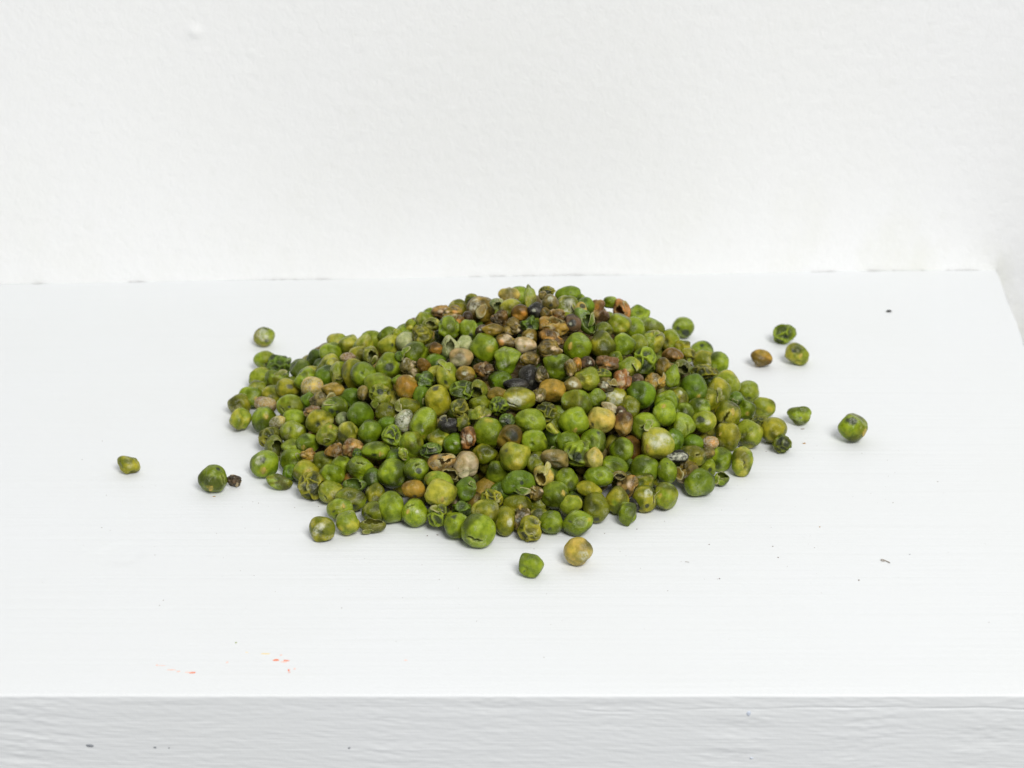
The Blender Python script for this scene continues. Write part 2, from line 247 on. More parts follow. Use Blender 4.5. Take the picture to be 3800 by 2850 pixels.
PEAS = """
@S
980 1250 81 74 sl w0,-.2,.8 k.25,.5,.2 | pale mould dusted pea lying alone behind the left end of the heap
2535 1216 84 80 sg k.2,.5,.4 k-.5,.1,.2 | bright green pea with dark blue underside, alone behind the heap's right shoulder
2912 1240 90 75 cg k.1,.3,.25 | wrinkled green pea with black pits, rearmost of the three at right rear
2825 1329 84 66 sy a15 n.6,-.2,.3 | small golden brown pea, leftmost of the loose three at right rear
2956 1314 90 87 fl k-.45,-.3,.2 y.2,.2,.2 | pale green pea with a beige scar, front of the pair at right rear
2965 1543 92 72 fl n.1,-.6,.4 k.05,.25,.13 | notched yellowish green pea just off the heap's right edge
3165 1586 112 106 so k-.25,-.45,.3 k-.5,-.5,.2 y.6,.4,.25 | round olive pea with a black patch, farthest to the right
2902 1647 76 73 co k-.2,-.5,.4 | small dark honeycombed pea touching the heap's far right edge
477 1725 85 69 fo q.2,-.45,.45 | squat dented olive pea, farthest to the left on the shelf
788 1775 109 104 sg k.4,-.75,.15 s.72,0,65,.25 y-.1,.6,.25 | smooth green pea beside a small dark seed, left of the heap
868 1784 58 45 bp a10 | small dark purplish speckled seed against the loose green pea at left
1196 1963 100 96 so w-.2,.0,.6 | frosted olive pea at the heap's front left, outermost of three in a row
1972 2097 96 92 fg n-.6,.4,.25 k-.68,.5,.14 | green pea lying alone in front of the heap, frontmost of all
2146 2046 110 108 sc y-.35,-.1,.3 w.4,.2,.35 k.65,.75,.12 | large creamy olive pea lying just in front of the heap
@A
840 1 1 1 xx
680 700 300 260 sl n.1,.5,.35 k.2,.5,.2
870 785 320 330 ce
610 930 250 240 sl n.4,.3,.25
835 960 270 220 fo
600 1095 220 140 sl q0,.1,.3
990 1090 330 230 so a15 k.3,-.3,.25
790 1170 300 270 so
470 1190 270 200 sg y.4,.1,.2
320 1290 280 260 so k-.4,.7,.3
340 1490 290 290 fl
680 1300 290 210 wt a15
665 1500 320 340 fg y.3,-.3,.2 q-.4,.5,.2
1030 1310 370 290 so k0,.1,.12 s-.5,.4,60,.2
1240 940 310 290 so
1320 1050 290 260 wc y-.3,.4,.3
1265 1260 150 200 fe
1440 1240 300 190 ba
1610 1100 310 210 fn
1580 590 290 270 sg k.1,.2,.2
1665 440 200 160 sl
1830 490 220 230 fl n.3,.3,.4
2020 480 200 230 fl
2140 410 210 180 sl
1810 645 200 120 wt a-5
1540 770 330 190 so a-25
1610 755 150 140 sl
1520 900 250 210 se a-30
1690 870 210 310 fl a15 q.2,.5,.3
1900 895 320 430 so a-15
2030 890 340 340 sg k0,-.15,.22
1970 625 220 160 so
2120 630 200 260 ho h.4,.3,.5
1845 1200 220 190 se
1630 1330 340 280 fg k-.1,.3,.25 k.35,.35,.2 q-.1,-.7,.4
1980 1440 350 350 se
@E
850 250 230 170 wc a-20
1075 205 290 230 sg
1330 110 240 170 bt
1430 235 370 310 fo q-.1,.2,.4 q.4,-.1,.25 k-.1,.3,.25
750 460 310 290 co k.2,-.2,.3
800 600 250 340 ho h.5,-.1,.45
1060 385 340 310 sl w.4,-.5,.35
1260 535 300 250 sg y-.3,.4,.2
1540 415 320 310 fl q.2,.2,.35 y.2,-.7,.25
1815 410 270 330 fo a-10
1750 205 150 140 sm
1060 600 240 150 fl
1050 765 340 280 fg q.3,.1,.3
1010 930 130 160 se
1275 690 220 180 by
1480 780 250 220 sl
1640 640 280 220 by
1880 600 270 270 bt y.1,-.4,.15
1940 680 130 150 ce
665 815 375 345 sg w-.3,-.4,.35 k0,-.3,.2 y0,.5,.25
870 1060 350 200 po a12 q0,-.5,.3
1235 930 350 330 sl y.2,0,.25
1320 1110 370 370 co k.3,.1,.3 k.1,.5,.2
1590 965 340 280 sg a10
1730 850 230 220 so
1975 880 350 320 sg s.1,-.5,15,.3
1580 1205 340 310 sl s-.4,.4,60,.15
1905 1110 310 180 he h0,-.4,.6
1850 1310 410 330 fo q0,-.5,.3 k.3,.6,.3 q.3,.6,.35
1700 1440 340 300 sl k-.4,.1,.12 k-.1,.5,.2 y.35,-.4,.2
@F
390 300 380 340 so
410 430 290 300 cl k0,-.3,.25
170 400 140 200 fa
785 320 310 320 sy w.4,-.9,.15
660 230 180 150 pg
1010 240 240 270 ce
970 470 160 230 fe a15
1200 510 350 420 so a10 k-.1,-.8,.25
500 670 280 260 so k.3,-.6,.2 s.8,.4,110,.35
790 600 280 240 fo
740 780 240 310 wm a15 w-.2,0,.8
1010 820 360 440 so a15 k0,.35,.08 y0,.8,.2 w0,.3,.1
270 930 310 320 sg
530 850 220 150 se
580 1000 290 330 cg
830 1110 330 350 fo
720 1225 180 80 bl a40
345 1190 380 250 sg y.4,.3,.2 k-.1,.5,.25
1525 380 320 290 cg
1510 630 280 290 co
1330 170 290 360 fl k0,.5,.2
1160 160 180 190 sl
1575 150 250 230 sn w0,0,.3
1760 350 230 260 ho h-.3,.3,.5
1780 560 280 220 so
1770 690 310 200 bl
1545 810 190 260 co
1880 945 400 410 sg y0,-.8,.3
1610 1010 230 270 br a-20 w.2,0,.3
1335 850 260 200 fk
1210 1020 280 240 sl
1420 1095 250 250 se w.2,-.1,.15
1105 1200 290 230 ce
1250 1350 370 240 ht a-15 h.3,-.5,.5
1580 1370 330 330 sw s-.1,.75,90,.2
1840 1235 330 190 so
650 1290 300 180 se
900 1450 330 300 sg k.25,0,.28 s.1,-.5,-40,.2
580 1500 390 385 sg
@G
205 235 310 240 se
180 420 280 200 sn
195 580 270 250 cg k0,-.3,.25
420 280 330 160 sk
600 190 270 340 sk
470 480 450 310 sl w-.2,.2,.5 s-.5,.4,25,.35
780 150 180 230 ba
925 365 370 300 fy n.1,-.9,.3
745 430 180 180 ba
1200 285 240 210 sa w0,0,.4
1390 210 340 320 fl q-.5,0,.3 n.1,-.2,.3
1610 130 230 130 cl a10
1650 290 230 220 ba w0,-.2,.6 y-.3,.6,.25
1880 230 240 310 br w0,-.6,.3
2080 230 190 180 sp
1790 330 160 160 se
1260 520 420 320 so a15
1510 460 290 240 pg
1770 460 260 210 so w0,0,.7
1985 585 240 280 so a-25 n0,0,.4
2130 430 380 370 se n-.3,-.2,.4
620 790 410 340 sl a10
835 660 280 270 co a35
300 780 210 200 ce k.1,.1,.4
325 1000 330 350 fn a20 k.3,0,.35
970 820 200 290 so
925 890 190 120 pl a35
1210 790 400 385 sg y0,.6,.2 k.7,.6,.12
1590 780 370 360 sc k-.7,.3,.2
1710 615 270 150 hw a35 h.1,.7,.5
1860 660 150 160 sp w0,0,.3
1890 820 250 330 ft a15 n.2,0,.35
675 1055 340 290 sg
915 1040 200 240 fe
1140 1075 330 290 sg
1480 1060 340 330 fg q-.1,-.1,.4 k.3,-.7,.15
1865 1170 310 320 sg n0,0,.3
410 1275 400 390 sl y0,.6,.3 k-.5,-.4,.15
1265 1235 360 370 cl a-20 k0,.2,.35
1490 1290 260 280 fc a25 r y.3,.2,.3
955 1300 370 260 fa a10 q0,-.1,.4 q0,.4,.3
690 1350 230 270 fo k0,.6,.25
1780 1395 340 240 sg a15
@B
1425 550 370 350 sn w-.5,-.3,.4 s0,.1,10,.2
1810 355 250 260 fc a-40
1930 370 210 200 sg a-30
2090 360 160 300 vl a-3
1290 420 180 180 co k0,0,.3
1640 470 200 150 hm h.3,.5,.5
1670 670 230 225 bb n0,0,.4
1820 545 240 220 so
1950 590 230 220 sb y.4,.3,.4
2170 560 230 220 sk w-.2,0,.15
1110 530 210 170 so
1030 590 260 200 bn y.4,0,.3
880 590 260 190 bt
720 600 130 90 sg
640 720 230 200 fl q.1,.2,.4
750 750 250 170 ho h0,.3,.5
460 755 130 150 pl
985 800 290 320 cg
620 895 270 250 co
1250 850 250 290 sg k.3,.5,.35
1430 840 180 160 sp w0,-.3,.4
1580 830 290 170 sn
1855 785 220 250 bn a20
2090 770 250 270 ce k0,.3,.4
1235 650 140 150 sp
1090 690 200 130 fb
400 880 280 240 sg
140 890 190 140 sg
270 885 90 110 sl
400 1000 240 240 sm
170 1030 290 250 sl k.3,0,.15
530 1130 350 280 fg
805 1090 200 190 sb
1000 1050 240 290 hm h.4,-.1,.5
1180 1040 180 200 fm
1460 1070 370 380 sg y.4,.1,.3
1610 960 150 130 sg
1780 995 290 190 bn y-.4,0,.3
2080 915 200 190 sn w0,0,.4
2030 1035 290 220 sw y0,.2,.12
1150 1205 310 250 sw n.2,.1,.1
1785 1250 350 370 fg w-.2,.3,.25
1455 1365 270 210 bb n0,0,.5 w.5,.3,.15
2090 1235 260 210 bn
155 1310 350 340 sg k.1,.1,.3
440 1345 240 270 ba a-25 w-.5,-.6,.2
640 1310 180 190 fb
800 1290 300 260 se
300 1190 120 140 ce
@C
110 300 220 140 co k0,0,.6
160 455 220 230 sa w0,-.4,.4 k0,.3,.25
400 350 340 240 sg k.1,-.2,.1
390 505 250 250 fo w0,0,.8
50 355 110 120 sa
575 410 70 110 sg
570 560 170 230 sc k.3,-.5,.4
640 520 120 200 se
90 600 140 160 sn
240 640 250 190 bt y-.3,.3,.3
460 735 230 240 sp k0,.1,.4 w-.2,.1,.15
205 800 400 240 by a5 h0,-.8,.5
160 965 340 200 bb a20
630 700 220 400 he a-35 h.4,.1,.5
380 665 120 120 sl
800 580 320 310 bt y0,-.4,.3
980 450 140 100 sg
1130 550 230 300 hr a-15 h-.2,.2,.4
1360 620 260 230 fg q0,-.2,.4
1105 750 310 310 sl a-15 y.3,.6,.35
1310 810 200 250 sg
880 830 190 140 so
1550 805 330 250 so a20
1585 985 290 310 fl a-20
1785 975 210 240 sl
1360 1010 190 180 sl
525 1050 370 360 sg n.1,.1,.4 y-.6,-.1,.25
870 1025 340 360 so
1175 1025 290 300 fg
1960 1060 160 110 sl
1445 1255 330 380 cg
1830 1170 280 190 fb a15 y.6,.2,.12
1695 1340 210 260 sn
235 1330 390 370 fg a25 k-.1,-.8,.15
150 1080 330 200 bn
60 1110 130 150 so w0,0,.4
430 1345 130 230 bn
515 1300 150 190 sb y0,-.3,.5
660 1280 200 180 sp w.5,0,.3
935 1300 300 190 bt y0,.2,.3
1050 1210 140 130 sl
1230 1335 320 210 fl
1590 1540 270 240 by w0,-.3,.3
1825 1455 200 300 pg
1960 1340 220 210 ho h0,.4,.5
@D
1 1 1 1 xx
200 620 200 190 cl
380 560 240 140 sg k0,-.6,.2
430 705 330 290 so w.1,.3,.1
610 730 230 260 sg
420 845 360 190 co
730 1005 310 340 sl a-25 n0,0,.4
620 1110 310 360 so y.1,-.6,.3
270 1080 360 390 se y.3,.5,.2
480 1225 200 230 so s.75,0,105,.3
1030 1110 270 240 sl a25 k0,.6,.15
850 1210 160 120 fe
975 1355 280 290 sg a-20 y.2,.5,.2
1235 1340 290 270 fl y.5,.2,.3
740 1430 350 370 so a-10 s-.2,.2,-55,.4 y.3,-.2,.25
340 1340 280 160 sg
410 1525 330 290 sl k-.4,-.2,.35 w.3,.1,.3
@H
800 110 180 230 so w.2,-.5,.2
640 150 330 300 sg
610 310 310 350 sg y-.1,-.6,.2
865 310 240 240 sg n-.4,-.3,.3
845 485 370 360 fg s.5,.1,70,.35
345 500 390 380 sg s0,-.1,-10,.4
520 720 420 410 sl w.1,-.4,.7 y-.5,.3,.25
740 680 230 280 se w-.2,-.4,.25
1000 730 270 170 se
1240 720 220 190 wt y.2,-.2,.3
1480 630 340 390 fo a-20 y-.7,-.2,.2
1780 590 340 370 fl q-.35,-.1,.22 q.1,-.4,.18 q.1,.6,.15
1920 430 270 160 co
2110 540 340 330 so
1680 970 280 390 fl s.15,.2,80,.3 n-.1,.0,.3
1370 940 320 320 sg
1000 880 370 260 so a20 s.3,-.1,-30,.15
1210 850 180 150 sa
790 900 290 170 fk a-10 w0,0,.8
640 1095 270 330 sg a-15 k0,-.6,.1
340 1060 390 345 sg
1170 1040 220 260 fl a-40 k.4,.3,.25
920 1130 330 300 bn a-30
1090 1250 400 360 sg n-.1,-.5,.4
1390 1200 210 190 hg h.2,-.7,.5
560 1225 190 150 so w0,0,.3
@I
705 1070 310 320 fl y-.6,.5,.2
1060 930 320 300 so k-.7,.1,.25
1040 1110 350 200 ho h.1,-.8,.6
1290 850 340 410 sg
1620 930 350 370 sg y-.5,-.1,.18 w.2,-.1,.15 s-.4,-.5,-20,.3
1960 970 330 320 co a30
1980 660 420 370 fl y0,.5,.25
1605 610 310 240 sy k.1,.7,.2
1080 680 240 290 fo q0,.5,.4
1045 470 170 220 se
1950 490 380 240 sl a15
2100 420 250 200 ha h0,.3,.6
@J
480 425 260 330 fe
1190 345 440 340 fe k.3,-.2,.2 s.1,.6,40,.3
1540 245 260 300 hc a-20 h-.4,.4,.45
1850 300 310 320 sg
1690 505 370 360 sg y.6,-.2,.25
830 550 300 230 co a15 q0,0,.4
1180 640 370 260 so y.2,.2,.2
740 720 370 300 so
430 690 270 200 ce n0,-.3,.3
350 920 340 330 sg k-.2,-.7,.25
645 990 450 440 sg s-.15,.5,25,.38
1005 860 295 390 so a-5 w.4,0,.25
1250 850 250 330 bn k-.4,0,.25
1345 960 310 340 co
1485 625 240 250 fo
1430 480 200 200 bn
1640 875 310 300 sg k-.2,.5,.15
1480 800 280 260 ho h.4,.2,.5
1910 650 300 280 fl
2000 890 400 340 sg y.7,-.3,.2 k-.5,-.2,.1
950 470 210 210 se
@K
445 435 390 280 sg
835 575 280 330 bt a15 y.3,-.8,.3 k-.1,.5,.25
315 620 350 230 so a10
410 860 350 395 so k0,.8,.2
700 770 320 390 pl
845 945 240 310 fg a-15 q.2,-.1,.35
910 830 190 180 sk
1080 740 320 350 so w.3,-.5,.35 s.7,0,95,.35 k.1,.5,.2
1370 700 320 350 sl q.1,.35,.15 q.35,.55,.12 y-.6,0,.15
1050 520 220 170 so
740 420 200 130 ha h0,.3,.5
"""
# ------------------------------------------------------------------ the heap
RHO_T = np.array([-180, -158, -134, -120, -101, -90, -75, -61, -45, -30, -16, 0, 22, 34, 60, 90, 120, 140, 150, 165, 180.])
RHO_R = np.array([.087, .081, .079, .079, .077, .075, .072, .069, .069, .074, .077, .084, .080, .082, .08, .078, .076, .077, .092, .092, .087])
def heap(x, y):
    """height of the heap's outer skin above the shelf, in metres"""
    r = np.hypot(x, y); rho = np.interp(np.degrees(np.arctan2(y, x)), RHO_T, RHO_R)*1.005
    s = np.clip(1-r/rho, 0, 1); s2 = np.hypot(x-0.0122*s, y-0.0176*s)/rho
    return 0.0406*np.clip(1-s2**1.40, 0, 1)**0.79

def ico(level):
    bm = bmesh.new(); bmesh.ops.create_icosphere(bm, subdivisions=level, radius=1.0)
    D = np.array([v.co[:] for v in bm.verts]); F = np.array([[v.index for v in f.verts] for f in bm.faces], np.int32)
    bm.free(); return D/np.linalg.norm(D, axis=1)[:, None], F
ICO = {k: ico(k) for k in (4, 5, 6)}

PAL = dict(g=(102, 120, 10), e=(84, 106, 8), o=(104, 110, 14), l=(126, 138, 30), y=(152, 116, 30), n=(116, 96, 26), b=(112, 82, 22),
           t=(166, 134, 66), w=(192, 180, 146), r=(138, 88, 26), k=(34, 33, 30), p=(60, 44, 22), m=(134, 144, 90), a=(108, 96, 38), c=(158, 150, 70))
MATE = dict(g=(126, 144, 26), e=(98, 124, 16), o=(142, 138, 30), l=(158, 156, 48), y=(156, 126, 44), n=(146, 122, 42), b=(164, 120, 46),
            t=(112, 78, 38), w=(166, 142, 92), r=(170, 116, 54), k=(58, 55, 48), p=(98, 76, 54), m=(162, 166, 116), a=(134, 118, 62), c=(186, 162, 72))
WORD = dict(g='bright green', e='deep green', o='olive green', l='yellowish green', y='golden', n='olive brown', b='brown', t='tan', w='chalky white',
            r='rusty brown', k='black', p='dark purplish', m='pale greyish green', a='greyish brown', c='creamy')

def unit(dx, dy):
    r2 = min(dx*dx+dy*dy, 0.97); k = math.sqrt(r2/max(dx*dx+dy*dy, 1e-9)) if dx*dx+dy*dy > 0.97 else 1.0
    return np.array([dx*k, -dy*k, math.sqrt(1-r2)])
def smooth(a, b, x):
    t = np.clip((x-a)/(b-a), 0, 1); return t*t*(3-2*t)

def shape(D, typ, col, feats, seed):
    """surface points (before sizing) and colours of one pea, z towards the viewer, y up"""
    r = np.random.default_rng(seed)
    R = np.ones(len(D)); rand_dirs = lambda n: (lambda v: v/np.linalg.norm(v, axis=1)[:, None])(r.normal(size=(n, 3)))
    if typ in 'sfchp' and r.uniform() < (.4 if typ == 's' else .7):                     # somewhat squared-off peas
        Qr, _ = np.linalg.qr(r.normal(size=(3, 3))); e = r.uniform(2.2, 3.0); R = (np.abs(D@Qr)**e).sum(1)**(-1/e)
    # flattened sides, from drying against its neighbours
    nf, lo, hi = {'f': (8, .78, .92), 's': (6, .85, .96), 'c': (6, .84, .95), 'b': (7, .74, .90), 'w': (6, .84, .95), 'p': (7, .75, .9), 'h': (5, .86, .95), 'v': (5, .86, .95)}[typ]
    for n in rand_dirs(nf):
        p = r.uniform(lo, hi); c = np.maximum(D@n, 1e-3); lim = p/c
        k = 13.0; R = -np.log(np.exp(-k*R)+np.exp(-k*np.minimum(lim, 3)))/k
    R = R + {'s': .022, 'f': .05, 'c': .03, 'b': .11, 'w': .03, 'p': .04, 'h': .04, 'v': .05}[typ]*Waves(3.2, 10, seed)(D)
    for _ in range({'s': 3, 'f': 5, 'c': 1, 'b': 4, 'w': 1, 'p': 2, 'h': 1, 'v': 1}[typ]):
        R = R - r.uniform(.04, {'f': .26, 'b': .28, 's': .17}.get(typ, .12))*np.exp(-(np.arccos(np.clip(D@rand_dirs(1)[0], -1, 1))/r.uniform(.25, .5))**2)
    R = R + 0.010*Waves(9, 12, seed+5)(D) - 0.04*smooth(0.22, 0, np.abs(Waves(2.6, 7, seed+6)(D)))*smooth(0, 1, Waves(2, 5, seed+7)(D))
    tint = Waves(2.0, 8, seed+1)(D); mott = Waves(7, 12, seed+2)(D)
    base = lin(PAL[col]) * r.uniform(0.84, 1.12) * (1.0 if col not in 'bnar' else .88) * (1 + r.normal(0, .025, 3)); mate = lin(MATE[col if col not in 'ol' or r.uniform() < .5 else 'gol'[int(r.integers(3))]]) * r.uniform(0.98, 1.16)
    m = smooth(-0.5, 0.9, tint + 0.5*mott)
    C = base[None]*(1-m[:, None]) + mate[None]*m[:, None]
    dk = smooth(0.5, 1.3, Waves(2.6, 8, seed+31)(D)); C = C*(1-0.55*dk[:, None])
    A = np.full(len(D), {'s': .99, 'f': .98, 'c': .97, 'b': .93, 'w': .5, 'p': .97, 'h': .93, 'v': .85}[typ]) - 0.3*smooth(1.0, 1.8, mott)
    def put(mask, rgb):
        nonlocal C
        C = C*(1-mask[:, None]) + np.asarray(rgb)[None]*mask[:, None]
    if typ == 'c':
        n = int(r.integers(10, 25)); S = rand_dirs(n)
        for _ in range(int(r.integers(1, 5))):         # spread the cells evenly
            d = S[:, None]-S[None]; q = (d**2).sum(-1)+np.eye(n); S = S + 0.25*(d/q[..., None]**1.5).sum(1)/n; S /= np.linalg.norm(S, axis=1)[:, None]
        Dj = D + 0.10*np.stack([Waves(5, 8, seed+3+i)(D) for i in range(3)], 1)
        a = np.arccos(np.clip(Dj@S.T/np.linalg.norm(Dj, axis=1)[:, None], -1, 1)); a.sort(axis=1); e = a[:, 1]-a[:, 0]
        pit = smooth(0.09, 0.28, e); live = smooth(-1.0, 0.3, Waves(1.6, 6, seed+9)(D)+.55)
        R = R - (0.04+0.24*live)*pit
        put(smooth(0.15, 0.27, e)*live*r.uniform(.6, .9), lin((44, 52, 36))*r.uniform(.7, 1.2))
        put((1-smooth(0.0, 0.14, e))*0.3*live, mate)
    if typ == 'b':
        w = np.abs(Waves(4.2, 12, seed+4)(D)); R = R - 0.27*smooth(0.45, 0.0, w)
        w2 = np.abs(Waves(9, 12, seed+5)(D)); R = R - 0.04*smooth(0.4, 0.0, w2)
        put(smooth(0.2, 1.0, Waves(5, 10, seed+6)(D))*0.7, base*0.30)
        put(smooth(0.9, 1.8, Waves(6, 10, seed+7)(D))*0.75, lin((206, 184, 150)))
    if typ == 'w':
        w = np.abs(Waves(5, 12, seed+4)(D)); R = R - 0.04*smooth(0.2, 0.0, w)
        put(smooth(0.10, 0.0, w)*0.5, lin((120, 84, 60))); put(smooth(0.9, 1.9, mott)*0.6, lin((150, 110, 84)))
    if typ == 'p':
        ax = r.choice([-1, 1]); t = unit(0.05, -0.95)
        R = R + 0.34*np.exp(9*(D@t-1)) - 0.16*np.exp(6*(D@unit(.1*ax, .1)-1))
    if typ == 'v':
        t = unit(-0.2, -0.97); R = R + 0.35*np.exp(16*(D@t-1))
        put(smooth(0.15, 0, np.abs(Waves(6, 10, seed+4)(D)))*.5, lin((190, 190, 140)))
    if typ in 'fp':
        w = np.abs(Waves(3.4, 8, seed+8)(D)); R = R - 0.035*smooth(0.25, 0, w)
    mouth = None
    if typ in 'sf' and col in 'geoln' and not any(k_ in 'qnsh' for k_, _ in feats) and r.uniform() < .65:
        a_ = r.uniform(0, 6.28); q_ = r.uniform(.1, .6); feats = list(feats) + [('n' if r.uniform() < .6 else 'q', [q_*math.cos(a_), q_*math.sin(a_), r.uniform(.26, .42)])]
    for kind, v in feats:
        if kind == 's':
            t = unit(v[0], v[1]); a = math.radians(v[2]); L_ = v[3]*1.25
            ex = np.array([math.cos(a), -math.sin(a), 0]); ex = ex - t*(ex@t); ex /= np.linalg.norm(ex); ey = np.cross(t, ex)
            along = D@ex; across = D@ey + 0.025*np.sin(along*17+seed); front = (D@t) > 0
            wd = 0.085*np.sqrt(np.clip(1-(along/L_)**2, 0, 1))
            k = smooth(1.15, 0.45, np.abs(across)/np.maximum(wd, 1e-4))*front*(np.abs(along) < L_)
            lip = np.exp(-((np.abs(across)-0.14)/0.06)**2)*front*(np.abs(along) < L_*1.05)
            R = R - 0.38*k + 0.035*lip; put(lip*.35, lin((176, 180, 110))); put(k*0.95, lin((20, 22, 12)))
            continue
        t = unit(v[0], v[1]); ang = np.arccos(np.clip(D@t, -1, 1)); rr = v[2]
        wob = 1 + 0.22*Waves(5, 8, seed+13+int(v[0]*10))(D)
        g = ang/(rr*wob.clip(0.5, 1.6))
        if kind == 'k': put(smooth(1.15, 0.8, g)*0.88, lin((46, 52, 48))); R = R - 0.03*smooth(1.2, .6, g)
        if kind == 'q': R = R - 0.24*rr/0.35*smooth(1.25, 0.45, g).clip(0, 1)*0.9; put(smooth(1.0, 0.6, g)*0.55, lin((84, 92, 62)))
        if kind == 'n': R = R - 0.30*rr/0.4*np.exp(-(ang/(rr*.8))**2)
        if kind == 'y': put(smooth(1.2, 0.6, g)*0.6, lin((180, 164, 56)) if col not in 'bnatrpyw' else lin((214, 146, 56)))
        if kind == 'w':
            k = smooth(1.2, 0.7, g); sp = smooth(-0.9, 0.9, Waves(13, 14, seed+6)(D)+0.4*mott)
            put(k*sp*0.72, lin((204, 206, 182))); A = A - k*0.6
        if kind == 'h': mouth = (t, rr)
    P_ = D*R[:, None]
    if mouth is not None:
        t, rr = mouth; R = R*(1+0.10*Waves(2.4, 8, seed+24)(D)); th0 = math.asin(min(rr, .95))*1.2
        phi = np.arccos(np.clip(D@t, -1, 1)); side = D - t*(D@t)[:, None]; side /= np.maximum(np.linalg.norm(side, axis=1), 1e-6)[:, None]
        th = th0*(1 + 0.30*Waves(2.2, 8, seed+21)(side) + 0.13*Waves(8, 8, seed+23)(side)).clip(.4, 1.6)
        inner = phi < th; f = np.clip(phi/th, 0, 1); p2 = th + (math.pi-th)*(1-f)**1.0
        # the inside wall runs from the rim (f=1) to the far end (f=0)
        Rin = R*(0.90-0.10*(1-f)); Q = (t[None]*np.cos(p2)[:, None] + side*np.sin(p2)[:, None])*Rin[:, None]
        P_ = np.where(inner[:, None], Q, P_)
        rim = np.exp(-((phi-th)/0.07)**2)
        P_ = P_ + t[None]*(0.05*rim*Waves(8, 8, seed+22)(side))[:, None]
        ins = inner*smooth(1.0, 0.93, f)
        put(ins*0.45, base*0.45); put(rim*0.45, lin((198, 194, 140)))
    return P_, np.concatenate([np.clip(C, 0.004, 0.85), np.clip(A, 0.05, 1)[:, None]], 1)

E3 = np.array([[1, 0, 0], [0, sP, cP], [0, -cP, sP]])    # rows: image right, image up, towards the viewer
def sized(P_, a, b, c, ang):
    """scale to half-width a, half-height b, half-depth c with the long axis turned by ang (clockwise)"""
    t = -math.radians(ang); ca, sa = math.cos(t), math.sin(t)
    M = np.array([[ca, sa, 0], [-sa, ca, 0], [0, 0, 1]])
    Q = P_@M.T; lo, hi = Q.min(0), Q.max(0); Q = (Q-(lo+hi)/2)/((hi-lo)/2)*np.array([a, b, c])
    return (Q@M)@E3

TILES = dict(A=(800, 1150), B=(1400, 1000), C=(2000, 1000), D=(2500, 1150), E=(800, 1500), F=(1300, 1350), G=(1800, 1350), H=(2300, 1450), I=(1100, 1650), J=(1600, 1700), K=(2100, 1650))
items = []; org = None
for line in PEAS.strip().splitlines():
    if line.startswith('@'):
        org = line[1]; continue
    line, _, lab = line.partition('|'); tk = line.split()
    x, y, w, h = map(float, tk[:4]); code = tk[4]
    if code == 'xx': continue
    if org != 'S':
        s = 600/2212.; ox, oy = TILES[org]; x, y, w, h = ox+x*s, oy+y*s, w*s, h*s
    push = 0.0
    if org != 'S':
        w *= 1.08; h *= 1.08; m_ = 0.5*(w+h)
        if code[0] == 'b': big_ = max(w, h); w, h = max(w, 0.76*big_), max(h, 0.76*big_)
        if code[0] in 'sf' and code[1] in 'geolm' and m_ < 84:      # mostly hidden behind their neighbours: whole peas, set deeper
            big_ = max(w, h); w, h = max(w, 0.84*big_), max(h, 0.84*big_); m_ = 0.5*(w+h); k_ = min(1.35, max(1.0, 84/m_)); w *= k_; h *= k_; push = 0.0035
    it = dict(x=x, y=y, w=w, h=h, typ=code[0], col=code[1], ang=0.0, feats=[], label=lab.strip(), loose=org == 'S', bias=push)
    for q in tk[5:]:
        if q[0] == 'a': it['ang'] = float(q[1:])
        elif q == 'r': pass
        elif q == '+': it['bias'] = -0.004
        else: it['feats'].append((q[0], [float(z) for z in q[1:].split(',')]))
    items.append(it)

# depth of each pea: where its line of sight meets the heap's skin
for it in items:
    d = ray(it['x'], it['y']); ss = np.linspace(0.45, 0.85, 1600); Pp = CAM[None] + ss[:, None]*d[None]
    rm = 0.5*min(it['w'], it['h'])*0.66/LENS_PX
    hc = np.maximum(heap(Pp[:, 0], Pp[:, 1]) - 0.9*rm, rm) if not it['loose'] else np.full(len(ss), rm)
    gap = Pp[:, 2]-hc; k = np.argmax(gap <= 0) if (gap <= 0).any() else None
    kmin = np.argmin(np.where((ss > .5) & (ss < .70), gap, 9))
    if not it['loose'] and it['y'] < 1300 and gap[:kmin+1].min() > 0 and (k is None or ss[k] > 0.70): k = kmin
    it['s'] = it['s0'] = ss[k] + it['bias']; it['d'] = d
    it['r'] = 0.25*(it['w']+it['h'])*it['s']/LENS_PX; it['rz'] = 0.5*it['h']*it['s']/LENS_PX*0.97
    it['low'] = it['loose'] or (CAM[2]+it['s']*d[2]) < it['rz']*1.25
# push overlapping neighbours apart along their own lines of sight, so the picture stays and nothing interpenetrates much
n = len(items); S0 = np.array([i['s0'] for i in items]); S = S0.copy(); Dv = np.array([i['d'] for i in items]); Rr = np.array([i['r'] for i in items])
low = np.array([i['low'] for i in items]); rz = np.array([i['rz'] for i in items])
for _ in range(160):
    Pp = CAM[None]+S[:, None]*Dv; dd = Pp[:, None]-Pp[None]; dist = np.sqrt((dd**2).sum(-1))+np.eye(n); need = (Rr[:, None]+Rr[None])*0.78
    ov = np.clip(need-dist, 0, None); np.fill_diagonal(ov, 0)
    sign = np.sign(S[:, None]-S[None]+1e-3*(S0[:, None]-S0[None])); mv = (ov*sign*0.22).sum(1)
    mv = np.where(low & (mv < 0), mv*0.25, mv); S = S + np.clip(mv, -.0012, .0012) + (S0-S)*0.02
    z = CAM[2]+S*Dv[:, 2]; under = z < rz; S = np.where(under, (rz-CAM[2])/Dv[:, 2], S)
    S = np.where([i['loose'] for i in items], S0, S)
for it, s in zip(items, S): it['s'] = s

